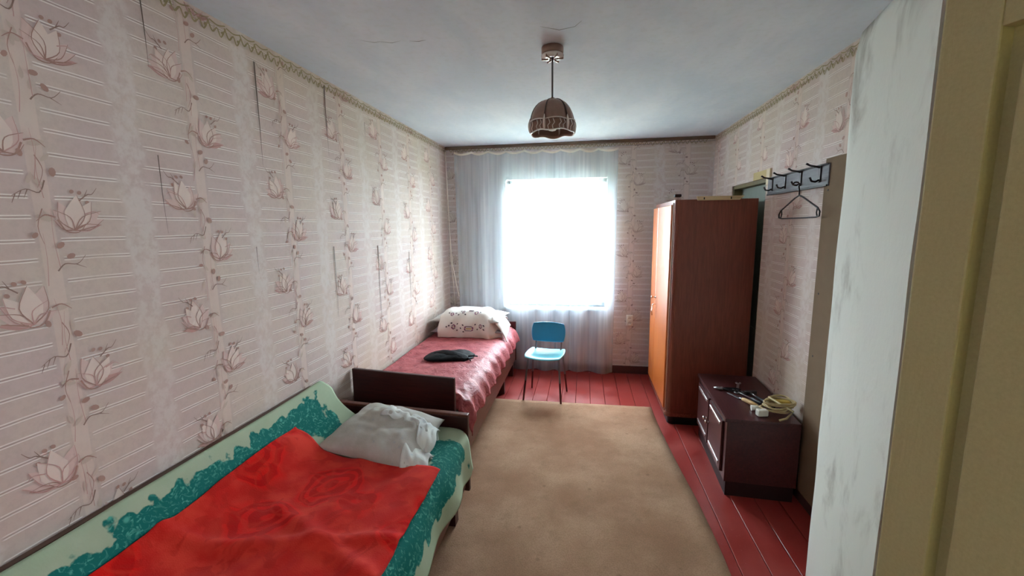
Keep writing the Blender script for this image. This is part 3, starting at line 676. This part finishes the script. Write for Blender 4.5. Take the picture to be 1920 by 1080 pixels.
# ------------------------------------------------------------------ pendant lamp
lp = thing('pendant_lamp', 'bronze dome pendant lamp hanging from the ceiling', 'lamp', (-.163, 2.25, HZ))
M_BRZ = plain('bronze_brown', (150, 122, 110), .35, .5, .35, .25, 40)
M_FRILL = plain('silvery_white_trim', (236, 228, 224), .2, .6, .15, .08)
MB().lathe([(0, 0), (.050, 0), (.054, -.004), (.054, -.030), (.050, -.034), (0, -.034)], 24).build('ceiling_cup', M_BRZ, lp)
cr = MB().lathe([(.020, -.034), (.050, -.034), (.056, -.040), (.052, -.052), (.030, -.056), (.012, -.050)], 24).build('cup_ring', M_FRILL, lp)
for i in range(6):
    a = i * pi / 3; b = MB(); b.box((.020, -.004, -.060), (.054, .004, -.038), .002, 1); f = b.build('fin', M_BRZ, cr); f.rotation_euler.z = a
MB().tube([(0, 0, -.03), (0, 0, -.25)], .0045, 8).build('cord', plain('grey_cord', (110, 112, 112), .5), lp)
NS = 6; SZ = -.245; SH = .158; SR = .113
def shade_pt(u, th, lift=0.0):
    """u from the crown (0) to the rim (1), th the angle"""
    a = u * 1.80; r = SR * (sin(a) ** .72 if a > 0 else 0)
    lob = .5 + .5 * cos(NS * th)
    r = r * (1 - .05 * lob * u) + lift
    z = SZ - SH * (.12 * u + .88 * (1 - cos(a)) / (1 - cos(1.80))) - .009 * u ** 6 * (1 - lob)
    return (r * cos(th), r * sin(th), z)
for i in range(NS):
    t0 = i * 2 * pi / NS + .25
    b = MB(); b.grid(lambda u, v: shade_pt(u * .80, t0 + (v - .0) * 2 * pi / NS), 14, 10); pn = b.build('shade_panel', M_BRZ, lp); solid(pn, .0025)
    b = MB(); b.grid(lambda u, v: shade_pt(.78 + u * .22, t0 + v * 2 * pi / NS, .002), 4, 12); hm = b.build('hem', M_BRZ, pn); solid(hm, .0025)
    b = MB()
    b.tube([shade_pt(1.0, t0 + v / 12 * 2 * pi / NS, .003) for v in range(13)], .0032, 6)
    b.tube([shade_pt(.80 - .03 * sin(v / 10 * pi), t0 + v / 10 * 2 * pi / NS, .004) for v in range(11)], .0030, 6)
    for v in (.18, .36, .64, .82):
        b.tube([shade_pt(.80, t0 + v * 2 * pi / NS, .004), shade_pt(.88, t0 + (v + .06) * 2 * pi / NS, .006), shade_pt(.93, t0 + (v - .03) * 2 * pi / NS, .005), shade_pt(.99, t0 + v * 2 * pi / NS, .004)], .0026, 6)
    b.build('lattice_trim', M_FRILL, pn)
    b = MB(); b.tube([shade_pt(.70 + .3 * k / 6, t0, .005) for k in range(7)], [.002, .004, .007, .008, .007, .006, .004], 7); b.build('white_rib', M_FRILL, lp)
    MB().tube([shade_pt(.03 + .7 * k / 8, t0, .002) for k in range(9)], .0025, 6).build('rib', plain('dark_rib', (84, 72, 68), .4), lp)
MB().lathe([(0, .012), (.010, .008), (.014, -.002), (.0, -.004)], 12, (0, 0, SZ)).build('crown_cap', M_BRZ, lp)
b = MB(); b.lathe([(0, -.03), (.016, -.03), (.016, -.075), (.012, -.08), (.022, -.10), (.028, -.125), (.018, -.148), (0, -.153)], 14, (0, 0, SZ)); b.build('bulb', M_WHITEP, lp)

# ------------------------------------------------------------------ blue chair
ch = thing('metal_chair', 'small turquoise chair with metal tube legs in front of the window', 'chair', (-.35, 3.90, 0), radians(-7))
def pan(w_, d_, cx, cy, cz, sag, th, name, mat, vert=False, r=.06):
    """a shell with rounded corners: width, depth, dish"""
    b = MB()
    def fn(u, v):
        a, c = 2 * u - 1, 2 * v - 1
        # squircle mapping keeps rounded corners
        k = sqrt(max(0, 1 - .20 * c * c)); k2 = sqrt(max(0, 1 - .20 * a * a))
        x = a * k * w_ / 2 / sqrt(.92); y = c * k2 * d_ / 2 / sqrt(.92)
        if not vert: return (cx + x, cy + y, cz - sag * (1 - a * a) + (.012 if c < -.8 else 0) * (c + .8) / .2 * 1)
        return (cx + x, cy - sag * a * a + .10 * (y / d_) * .35, cz + y)
    b.grid(fn, 16, 12); o = b.build(name, mat, ch); solid(o, th, 0); subsurf(o, 1); return o
pan(.355, .335, 0, .03, .436, .014, .012, 'seat', M_TURQ_S)
pan(.325, .185, .0, .195, .60, .020, .012, 'backrest', M_TURQ_B, True)
for s in (-1, 1):
    for fr in (-1, 1):
        top = (s * .145, -.06 if fr < 0 else .15, .416); bot = (s * .178, -.128 if fr < 0 else .215, .0085 if fr < 0 else .001)
        mid = Vector(top).lerp(Vector(bot), .55)
        l = MB().tube([top, tuple(mid)], .0095, 9).build('leg', M_GREYTUBE, ch)
        MB().tube([tuple(mid), bot], [.0096, .0085], 9).build('painted_foot', M_DARKTIP, l)
    MB().tube([(s * .125, .12, .416), (s * .125, .165, .436), (s * .125, .185, .51), (s * .122, .200, .60)], .0085, 8).build('back_post', M_GREYTUBE, ch)
b = MB(); b.tube([(-.145, -.06, .415), (.145, -.06, .415), (.145, .15, .415), (-.145, .15, .415)], .008, 8, close=True); b.build('seat_frame', M_GREYTUBE, ch)

# ------------------------------------------------------------------ the open door on the right
dr = thing('panel_door', 'open beige panelled door at the right edge', 'door', (.503, .752, 0), math.atan2(-.94, .35))
M_DOOR = NT('olive_beige_door_paint', .6, .3); o_ = M_DOOR.coord(); n_ = M_DOOR.noise(o_, 180, 3, .7); n2 = M_DOOR.noise(M_DOOR.mapping(o_, (1, 1, .15)), 90, 3)
M_DOOR.color(M_DOOR.mix(n_, lin((186, 184, 142)), lin((212, 210, 170)))); M_DOOR.bump(n2, .25, .003); M_DOOR = M_DOOR.m
# local x runs from the free edge to the hinge, local +y is the far face after rotation
T = .050; LW = .86; ST = .068
b = MB(); b.box((0, -.0, .01), (ST, T, 1.985), .003); b.build('stile', M_DOOR, dr)
b = MB(); b.box((LW - .09, 0, .01), (LW, T, 1.985), .003); b.build('stile', M_DOOR, dr)
for z0, z1 in ((.01, .2), (.82, .95), (1.88, 1.985)): MB().box((ST, .001, z0), (LW - .09, T - .001, z1), .002).build('rail', M_DOOR, dr)
for z0, z1 in ((.2, .82), (.95, 1.88)):
    p = MB().box((ST, .023, z0), (LW - .09, T - .023, z1)).build('panel', M_DOOR, dr)
    MB().box((ST + .024, .001, z0 + .03), (LW - .12, T - .001, z1 - .03), .006, 3).build('raised_field', M_DOOR, p)
for s, y in ((-1, -.0), (1, T)):
    k = MB().lathe([(0, 0), (.020, 0), (.020, .004), (.009, .006), (.009, .032), (.022, .040), (.026, .052), (.020, .062), (0, .066)], 18).build('knob', M_CHROME, dr)
    k.location = (.028, y, .985); k.rotation_euler.x = radians(90 if s < 0 else -90)
b = MB()
for z in (.25, 1.75): b.tube([(LW, T / 2, z), (LW, T / 2, z + .09)], .008, 8)
b.build('hinge', M_STEEL, dr)

# ------------------------------------------------------------------ near bed
PX = -.64                                            # right edge of the mattress
nb = thing('single_bed', 'brown wooden bed along the left wall, nearest the camera', 'bed', (0, 0, 0))
HY = 2.20
def board(x0, x1, ya, yb, z0, z1, th, name, mat, par, bev=.006):
    """an upright board from (x0, ya) to (x1, yb)"""
    a = math.atan2(yb - ya, x1 - x0); l = hypot(x1 - x0, yb - ya)
    return MB().box((0, -th / 2, z0), (l, th / 2, z1), bev).build(name, mat, par, loc=(x0, ya, 0), rotz=a)
hp = board(-1.505, -.622, HY + .055, HY - .02, .14, .585, .026, 'end_board', M_DWOOD, nb)
MB().box((0, -.017, .585), (.888, .017, .60), .005).build('top_cap', M_RAIL, hp)
MB().box((-.672, .30, .16), (-.645, HY - .03, .36), .004).build('side_rail', M_RAIL, nb)
MB().box((-1.49, .30, .16), (-1.465, HY + .02, .36), .004).build('side_rail', M_RAIL, nb)
for x, y in ((-.70, 2.07), (-1.46, 2.12), (-.70, .42), (-1.46, .42)):
    MB().prism([(x - .028, y - .028), (x + .028, y - .028), (x + .028, y + .028), (x - .028, y + .028)], 'z', .0 if x < -1.1 else .0085, .20).build('leg', M_DWOOD, nb)
b = MB(); pts = [(.30, .30), (2.15, .30), (2.15, .66)]
for i in range(7):
    a = pi / 2 * i / 6; pts.append((2.07 + .08 * cos(a), .675 + .08 * sin(a)))
pts.append((.30, .755)); b.prism(pts, 'x', -1.512, -1.488); b.build('wall_board', wood('wall_board_wood', (74, 52, 42), (98, 72, 58), .45, .35, 'y'), nb)
MB().box((-1.46, .32, .30), (PX - .012, HY - .045, .485), .03, 3).build('mattress', plain('mattress_ticking', (176, 170, 158), .9), nb)

# profile of the bed top across its width: (x, z) knots, smoothed
KN = [(-1.484, .752), (-1.468, .735), (-1.452, .690), (-1.43, .635), (-1.40, .590), (-1.34, .548), (-1.24, .518), (-1.08, .506), (-.86, .504), (-.70, .506), (-.655, .500), (-.628, .476), (-.612, .430), (-.600, .375), (-.590, .325)]
def prof_tab():
    P = []
    for i in range(len(KN) - 1):
        p0, p1, p2, p3 = KN[max(i - 1, 0)], KN[i], KN[i + 1], KN[min(i + 2, len(KN) - 1)]
        for k in range(10):
            t = k / 10
            P.append(tuple(.5 * (2 * p1[a] + (p2[a] - p0[a]) * t + (2 * p0[a] - 5 * p1[a] + 4 * p2[a] - p3[a]) * t * t + (3 * p1[a] - p0[a] - 3 * p2[a] + p3[a]) * t ** 3) for a in (0, 1)))
    P.append(KN[-1]); S = [0]
    for a, c in zip(P, P[1:]): S.append(S[-1] + hypot(c[0] - a[0], c[1] - a[1]))
    return P, S
PP, SS = prof_tab(); STOT = SS[-1]
def prof(s):
    s = max(0, min(STOT, s)); i = 0
    lo, hi = 0, len(SS) - 1
    while hi - lo > 1:
        md = (lo + hi) // 2
        if SS[md] <= s: lo = md
        else: hi = md
    t = (s - SS[lo]) / max(1e-9, SS[hi] - SS[lo]); a, c = PP[lo], PP[hi]
    n = Vector((-(c[1] - a[1]), c[0] - a[0])).normalized()
    return lerp(a[0], c[0], t), lerp(a[1], c[1], t), n
def s_at_x(x):
    return min(zip(SS, PP), key=lambda q: abs(q[1][0] - x) if q[1][0] < -.66 or x > -.66 else 9)[0]
def bed_pt(s, y, lift=0.0):
    x, z, n = prof(s)
    flat = sst((s - .3) / .2) * sst((STOT - .25 - s) / .1)
    wr_ = .006 * nz(x * 6, y * 5, 1) + .004 * nz(x * 14, y * 9, 3)
    hem = sst((s - STOT + .20) / .2)
    wav = hem * (.022 * sin(y * 11 + 1.2 * sin(y * 4)) * .7 + .015 * nz(y * 6, 2))
    up_ = sst((y - 1.75) / .4) * .05 * sst((-1.20 - x) / .25) * sst((x + 1.50) / .06)   # sheet climbs to the corner of the end board
    return Vector((x + n.x * (lift + wav) , y, z + n.y * (lift) + wr_ * (.4 + flat) + up_ + hem * .0))

def sheet_mat():
    m = NT('green_sheet', .85, .15); uv = m.coord('UV'); x = m.sep(uv)
    n1 = m.noise(uv, 16, 3); nn = m.math('MULTIPLY_ADD', n1, .09, -.045)
    pet = m.voro(uv, 15); pet2 = m.voro(uv, 30, 'DISTANCE_TO_EDGE')
    d = m.math('MINIMUM', m.math('MINIMUM', m.math('SUBTRACT', x[0], .055), m.math('SUBTRACT', STOT - .075, x[0])), m.math('SUBTRACT', 2.05, x[1]))
    # distance into the cloth from the outer line of the printed border; petals scallop it
    e = m.math('ADD', m.math('ADD', d, nn), m.math('MULTIPLY_ADD', pet, -.075, .030))
    band = m.math('MULTIPLY', m.step(e, -.010, 0.0), m.step(m.math('ADD', d, nn), .165, .185, 1, 0))
    st_ = m.noise(uv, 34, 3, .55, 2.2); teal = m.mix(m.math('MULTIPLY', m.step(st_, .52, .62), m.step(pet2, .0, .2, 1, .35)), lin((22, 112, 104)), lin((86, 168, 150)))
    teal = m.mix(m.step(pet, .06, .2), lin((84, 168, 152)), teal)
    pale = m.mix(m.noise(uv, 7, 4), lin((150, 172, 144)), lin((184, 198, 172)))
    m.color(m.mix(band, pale, teal)); m.bump(m.noise(uv, 130, 2), .12, .003); return m.m
YS0, YS1 = .34, 2.165
def sheet_y(u, v):
    s = u * STOT
    e = 2.165 - .055 * sst((s - STOT + .28) / .26) - .05 * sst((.12 - s) / .12) * 1
    return lerp(YS0, e, v)
b = MB()
b.grid(lambda u, v: bed_pt(u * STOT, sheet_y(u, v), .012) + Vector((0, 0, (-.03 * sst((v - .86) / .1) * (1 - .75 * sst((v - .97) / .03)) * sst((u - .93) / .06)))), 110, 130, lambda u, v: (u * STOT, sheet_y(u, v)))
o = b.build('bed_sheet', sheet_mat()); solid(o, .004, 0)
tag(o, 'pale green sheet with teal flower border on the near bed', 'bed sheet')

def red_mat():
    m = NT('red_blanket', .95, .08); o = m.coord(); w_ = m.noise(o, 9, 3)
    mp = m.node('ShaderNodeVectorMath', operation='MULTIPLY_ADD'); nc = m.node('ShaderNodeTexNoise'); m.lk(o, nc.inputs['Vector']); nc.inputs['Scale'].default_value = 6
    m.lk(nc.outputs['Color'], mp.inputs[0]); mp.inputs[1].default_value = (.15, .15, 0); m.lk(o, mp.inputs[2]); q = mp.outputs[0]
    fl = m.mapping(q, (1, 1, 0)); d = m.voro(fl, 3.3, 'F1', 'Distance', .8)                      # one big rose in each cell
    ring = m.math('SINE', m.math('MULTIPLY', d, 46)); pe = m.voro(fl, 13, 'DISTANCE_TO_EDGE')
    rose = m.step(d, .40, .50, 1, 0)
    ground = m.mix(m.step(w_, .35, .65), lin((214, 58, 44)), lin((198, 34, 28)))
    rc = m.mix(m.step(ring, -.2, .5), lin((186, 4, 6)), lin((220, 18, 14)))
    rc = m.mix(m.step(pe, .0, .14, .4, 0), rc, lin((216, 60, 42)))
    k = m.mix(m.math('MULTIPLY', rose, .85), ground, rc)
    lf = m.step(m.noise(fl, 8, 2, .5, 1.5), .52, .60); k = m.mix(m.math('MULTIPLY', lf, .45), k, lin((178, 30, 24)))
    m.color(k); m.bump(m.noise(o, 240, 2), .35, .004)
    m.b.inputs['Sheen Weight'].default_value = .08; m.b.inputs['Sheen Roughness'].default_value = .5; return m.m
SR0, SR1 = s_at_x(-1.425), s_at_x(-.672) + .03
def red_y(u, v):
    far = lerp(1.79, 1.735, sst(u / .9)) + .02 * math.exp(-((u - .12) / .1) ** 2) + .012 * nz(u * 6, 3)
    return lerp(.35, far, v)
def red_pt(u, v):
    s = lerp(SR0, SR1, u) + .012 * nz(v * 7, 1.5) * (1 if u in (0, 1) else 0); y = red_y(u, v)
    p = bed_pt(s, y, .026)
    # soft folds, and the turned-back flap at the far left corner
    p.z += .012 * nz(p.x * 4 + y * 3, y * 2 - p.x * 3, 5) + .007 * nz(p.x * 9 - y * 4, y * 7, 8) + .006
    fl = math.exp(-((u - .10) / .10) ** 2) * sst((v - .70) / .16) * (1 - .55 * sst((v - .92) / .08))
    p.z += .040 * fl
    p.z += .018 * math.exp(-((p.x * .5 + y - .78) / .035) ** 2) * sst((u - .2) / .3)
    p.z += .014 * math.exp(-((p.x * -.25 + y - 1.45) / .03) ** 2)
    return p
b = MB(); b.grid(red_pt, 90, 120); o = b.build('blanket', red_mat()); solid(o, .012, 0)
tag(o, 'red plush blanket with rose pattern spread over the near bed', 'blanket')

def pillow_mat(name, c1, c2, c3):
    m = NT(name, .9, .1); o = m.coord(); a = m.noise(o, 7, 4); b_ = m.voro(o, 22)
    k = m.mix(m.step(a, .3, .7), lin(c1), lin(c2)); k = m.mix(m.math('MULTIPLY', m.step(b_, .05, .22, 1, 0), .35), k, lin(c3))
    m.color(k); m.bump(m.math('ADD', m.noise(o, 14, 4), m.math('MULTIPLY', m.noise(o, 160, 2), .1)), .35, .012); return m.m
def cushion(name, mat, L_, W_, T_, par, wr_=.010, seed=0.0, nu=40, nv=28, bot=.35, tap=0.0):
    b = MB()
    for sg in (1, -1):
        def fn(u, v, sg=sg):
            a, c = 2 * u - 1, 2 * v - 1
            k = 1 - .10 * (1 - abs(a) ** 3) * abs(c) ** 3; k2 = 1 - .08 * (1 - abs(c) ** 3) * abs(a) ** 3
            h = max(0, (1 - abs(a) ** 2.6)) ** .55 * max(0, (1 - abs(c) ** 2.6)) ** .55
            x, y = a * L_ / 2 * k2 * (1 - (tap * (c + 1) / 2 if a > 0 else 0)), c * W_ / 2 * k
            z = sg * h * T_ / 2 * (1 if sg > 0 else bot) + (wr_ * (nz(x * 9 + seed, y * 9, seed) + .6 * nz(x * 20, y * 22, seed)) * h if sg > 0 else 0)
            return (x, y, z)
        b.grid(fn, nu, nv)
    bmesh.ops.remove_doubles(b.bm, verts=b.bm.verts[:], dist=.0008)
    return b.build(name, mat, par, smooth=True)
pw = thing('pillow', 'greyish white pillow in a rumpled case at the head of the near bed', 'pillow', (-.985, 1.955, .560), radians(-8))
pw.rotation_euler = (radians(7), radians(4), radians(-9))
M_PIL = pillow_mat('grey_white_pillowcase', (178, 176, 168), (198, 198, 194), (160, 174, 190))
cushion('pillow_body', M_PIL, .58, .46, .190, pw, .020, 2.0, 60, 44, .35, .30)
M_CASE_LIT = pillow_mat('window_lit_case', (206, 212, 212), (226, 230, 228), (166, 192, 210))  # paler, bluer copy of the pillowcase, with window light put into its colour
def cuff(y0, y1, x0, x1, z0, seed, h0=.06, h1=.03, sk=0.0):
    """an open, crumpled end of the pillowcase"""
    b = MB()
    def fn(u, v):
        a = v * 2 * pi; yy = lerp(y0, y1, .5 + .5 * cos(a)); k = sin(a)
        x = lerp(x0, x1, u) + sk * (yy - y0) + .014 * nz(v * 5, seed) * u + .008 * sin(4 * a) * u
        return (x, yy + .014 * nz(u * 3, v * 6, seed), z0 + k * lerp(h0, h1, u) + .014 * nz(u * 5, v * 9, seed) - .030 * u)
    b.grid(fn, 14, 56); o = b.build('case_opening', M_CASE_LIT, pw); solid(o, .004, 0); return o
cuff(-.215, -.05, .20, .335, .008, 3.1, .066, .034, -.34)
cuff(-.07, .13, .20, .285, .020, 7.7, .070, .036, -.36)
def fold(u, v):
    y = .02 + .17 * v; x = lerp(-.06, .215, u) - .10 * v * u
    return (x, y + .012 * nz(u * 5, v * 3), .100 - .035 * u * u - .10 * v * v * .9 + .016 * sin(v * pi) + .014 * nz(u * 8, v * 7, 4))
b = MB(); b.grid(fold, 34, 16); o = b.build('case_fold', M_CASE_LIT, pw); solid(o, .006, 0)

# ------------------------------------------------------------------ far bed
fb = thing('single_bed', 'dark wooden bed with pink cover in the far left corner', 'bed', (0, 0, 0))
FBY0, FBY1 = 2.50, 4.60
board(-1.508, -.775, 2.53, 2.435, .16, .708, .026, 'foot_board', M_DWOOD, fb)
board(-1.50, -.72, 4.535, 4.52, .16, .60, .028, 'head_board', M_DWOOD, fb)
MB().box((-.755, 2.46, .17), (-.728, 4.50, .40), .004).build('side_rail', M_RAIL, fb)
MB().box((-1.50, 2.56, .17), (-1.475, 4.50, .38), .004).build('side_rail', M_RAIL, fb)
for x, y, z in ((-.775, 2.53, .0085), (-1.46, 2.60, 0), (-.775, 4.46, 0), (-1.46, 4.46, 0), (-.775, 3.95, 0)):
    MB().prism([(x - .026, y - .026), (x + .026, y - .026), (x + .026, y + .026), (x - .026, y + .026)], 'z', z, .2).build('leg', M_DWOOD, fb)
MB().box((-1.485, 2.58, .32), (-.765, 4.50, .505), .035, 3).build('mattress', plain('mattress_stripe', (170, 166, 158), .9), fb)

KN = [(-1.492, .545), (-1.46, .540), (-1.30, .538), (-1.05, .542), (-.86, .538), (-.79, .526), (-.745, .498), (-.722, .455), (-.708, .415), (-.700, .385)]
PP, SS = prof_tab(); STOT2 = SS[-1]
def pink_pt(u, v):
    s = u * STOT2; x, z, n = prof(s); y = lerp(2.485, 4.498, v)
    side = sst((s - STOT2 + .28) / .22)
    gath = side * (.012 * sin(y * 30 + 3 * nz(y * 3, 2)) + .010 * nz(y * 15, s * 6, 4))
    p = Vector((x + n.x * (.014 + gath), y, z + n.y * .014 + .006 * nz(x * 7, y * 6, 2) + .005 * nz(x * 16, y * 12, 5)))
    near = math.exp(-((v) / .12) ** 2) * sst((u - .62) / .25)                      # bunched, rounded near corner
    p.z += near * (.010 * sin(p.x * 60 + y * 44) + .014 * nz(p.x * 22, y * 22, 1)) - .07 * sst((.035 - v) / .035) * 1
    if x < -.80: p.z -= .0
    p.x += near * .012 * nz(y * 26, z * 30, 3)
    p.y += (.030 * sst((.05 - v) / .05)) * (x < -.79)
    return p
def pink_mat():
    m = NT('pink_satin', .55, .35); o = m.coord(); a = m.noise(o, 8, 4, .6, .8); b_ = m.noise(o, 22, 4, .6, 1.2)
    k = m.mix(m.step(a, .3, .7), lin((158, 72, 78)), lin((186, 100, 104))); k = m.mix(m.math('MULTIPLY', m.step(b_, .54, .66), .6), k, lin((112, 34, 44)))
    m.color(k); m.bump(m.math('ADD', b_, a), .6, .014); return m.m
b = MB(); b.grid(pink_pt, 80, 150); o = b.build('bedspread', pink_mat()); solid(o, .005, 0)
tag(o, 'crumpled pink satin bedspread on the far bed', 'bedspread')

# pillows at the head of the far bed, under an embroidered cloth
M_P1 = pillow_mat('lilac_grey_pillow', (150, 144, 150), (176, 168, 172), (120, 118, 132))
M_P2 = pillow_mat('white_grey_pillow', (196, 192, 188), (214, 210, 206), (160, 160, 170))
for z, mat, L_, a, lab in ((.604, M_P1, .73, 2, 'lower grey pillow under the embroidered cloth on the far bed'), (.712, M_P2, .72, -2, 'upper pale pillow under the embroidered cloth on the far bed')):
    p = cushion('bed_pillow', mat, L_, .50, .135, None, .006, z * 10, bot=.6); p.location = (-1.135, 4.19, z); p.rotation_euler.z = radians(a)
    tag(p, lab, 'pillow')
cl = thing('embroidered_cloth', 'white cloth with purple embroidered flowers over the far pillows', 'cloth', (0, 0, 0))
def cloth_pt(u, v, lift=0.0):
    """u from left to right, v from the front hem over the top to the back"""
    K = [(3.915, .560), (3.905, .62), (3.925, .69), (3.97, .755), (4.04, .795), (4.16, .812), (4.30, .79), (4.40, .74), (4.46, .68)]
    t = v * (len(K) - 1); i = min(int(t), len(K) - 2); f = t - i
    p0, p1, p2, p3 = K[max(i - 1, 0)], K[i], K[i + 1], K[min(i + 2, len(K) - 1)]
    y, z = [.5 * (2 * p1[a] + (p2[a] - p0[a]) * f + (2 * p0[a] - 5 * p1[a] + 4 * p2[a] - p3[a]) * f * f + (3 * p1[a] - p0[a] - 3 * p2[a] + p3[a]) * f ** 3) for a in (0, 1)]
    x = lerp(-1.375, -.80, u)
    k = 1 - .30 * sst((abs(u - .42) - .30) / .28)                         # ends slope down
    z = .56 + (z - .56) * (k if u < .42 else lerp(1, .62, sst((u - .70) / .3))) + .010 * nz(u * 7, v * 5, 2)
    x = x + (.03 * (1 - v) * (1 if u < .5 else -1) * -1) + .008 * nz(v * 8, u * 4, 6)
    y += .008 * sin(u * 22) * (1 - v) + .012 * nz(u * 6, v * 5, 9) - lift + (.12 * sst((u - .78) / .22) * (1 - v))
    if u > .7: z -= .05 * sst((u - .7) / .3) * (1 - v)
    return Vector((x, y, z + lift * .5))
M_CLOTH = plain('white_linen', (232, 226, 220), .9, .1, 0, .05, 30, .1)
b = MB(); b.grid(cloth_pt, 60, 50); o = b.build('cloth_panel', M_CLOTH, cl); solid(o, .003, 0)
def flap(u, v):
    p = cloth_pt(.80 + .0 * u, .42 + .35 * v)
    return (p.x + .03 + .135 * u + .01 * nz(u * 4, v * 4), p.y - .03 + .03 * u, p.z - .02 - .175 * u * (.5 + .7 * u) * (1 - .3 * v) + .012 * sin(v * 9))
b = MB(); b.grid(flap, 18, 20); o = b.build('side_flap', M_CLOTH, cl); solid(o, .003, 0)
EM = [plain('embroidery_' + n, c, .8) for n, c in (('purple', (128, 74, 104)), ('dark', (74, 62, 72)), ('grey', (150, 140, 146)), ('yellow', (196, 170, 110)))]
def em_poly(b, pts, c, lift):
    vs = [b.bm.verts.new(cloth_pt(u, v, lift)) for u, v in pts]; b.bm.faces.new(vs).material_index = c
def em_ell(b, cu, cv, ru, rv, c, lift, rot=0.0, n=10): em_poly(b, [(cu + ru * cos(2 * pi * i / n) * cos(rot) - rv * .9 * sin(2 * pi * i / n) * sin(rot) * .9, cv + ru * cos(2 * pi * i / n) * sin(rot) * .8 + rv * sin(2 * pi * i / n) * cos(rot)) for i in range(n)], c, lift)
for u, v, k in ((.28, .20, 1.25), (.50, .19, 1.3), (.66, .21, 1.1), (.22, .42, 1.1), (.40, .47, 1.0), (.58, .46, 1.2)):
    b = MB()
    for i in range(6):
        a = i * pi / 3 + u * 9; em_ell(b, u + .019 * k * cos(a), v + .028 * k * sin(a), .0105 * k, .015 * k, 0 if i % 3 else 2, .011 + i * .0001, a)
    em_ell(b, u, v, .006 * k, .008 * k, 3, .013); b.build('embroidered_flower', EM, cl)
for u, v in ((.20, .22), (.235, .265), (.34, .25), (.40, .18), (.44, .24), (.57, .25), (.60, .16), (.72, .24), (.72, .17), (.34, .14), (.46, .13), (.28, .45), (.33, .41), (.35, .50), (.45, .42), (.50, .50), (.64, .48), (.16, .44), (.16, .20)):
    b = MB(); em_ell(b, u, v, .018, .014, 1, .011, u * 13, 8); b.build('embroidered_leaf', EM, cl)

# black folded bag on the pink bedspread
bgm = NT('black_bag_cloth', .7, .15); bo = bgm.coord(); bgm.color(bgm.mix(bgm.noise(bo, 12, 3), lin((10, 12, 15)), lin((24, 27, 31)))); bgm.bump(bgm.noise(bo, 16, 4), .5, .012)
bag = thing('folded_bag', 'black folded cloth bag lying on the pink bedspread', 'bag', (-1.085, 3.30, .566), radians(-4))
b = MB()
def bagf(u, v):
    a = 2 * u - 1; th = v * 2 * pi
    w_ = .135 * (1 - .35 * max(0, a) ** 2 - .15 * max(0, -a) ** 2) * max(.0, 1 - abs(a) ** 5) ** .4; h = .042 * (1 - abs(a) ** 2.5) * (1 + .35 * nz(a * 2, 4.4))
    y = w_ * cos(th) + .03 * sin(a * 2.2); z = max(-.004, h * (abs(sin(th)) ** .75) * (1 if sin(th) > 0 else -.1)) + .006 * nz(a * 6, cos(th) * 3, 2) * (sin(th) > .05)
    return (a * .205, y, z)
b.grid(bagf, 40, 36); bmesh.ops.remove_doubles(b.bm, verts=b.bm.verts[:], dist=.0006); b.build('bag_body', bgm.m, bag, smooth=True)
b = MB(); b.grid(lambda u, v: (-.19 + .37 * u, .0 - .075 * v + .012 * sin(u * 6), .047 * (1 - abs(2 * u - 1) ** 2.4) - .028 * v * v + .004 + .003 * nz(u * 6, v * 4)), 30, 6); o = b.build('flap', bgm.m, bag); solid(o, .004, 0)
b = MB(); b.tube([(.17, -.03, .02), (.215, -.015, .022), (.235, .01, .012), (.22, .03, .008)], .006, 7); b.tube([(.18, -.06, .012), (.205, -.075, .004), (.21, -.09, .003)], .005, 7); b.build('strap', bgm.m, bag)
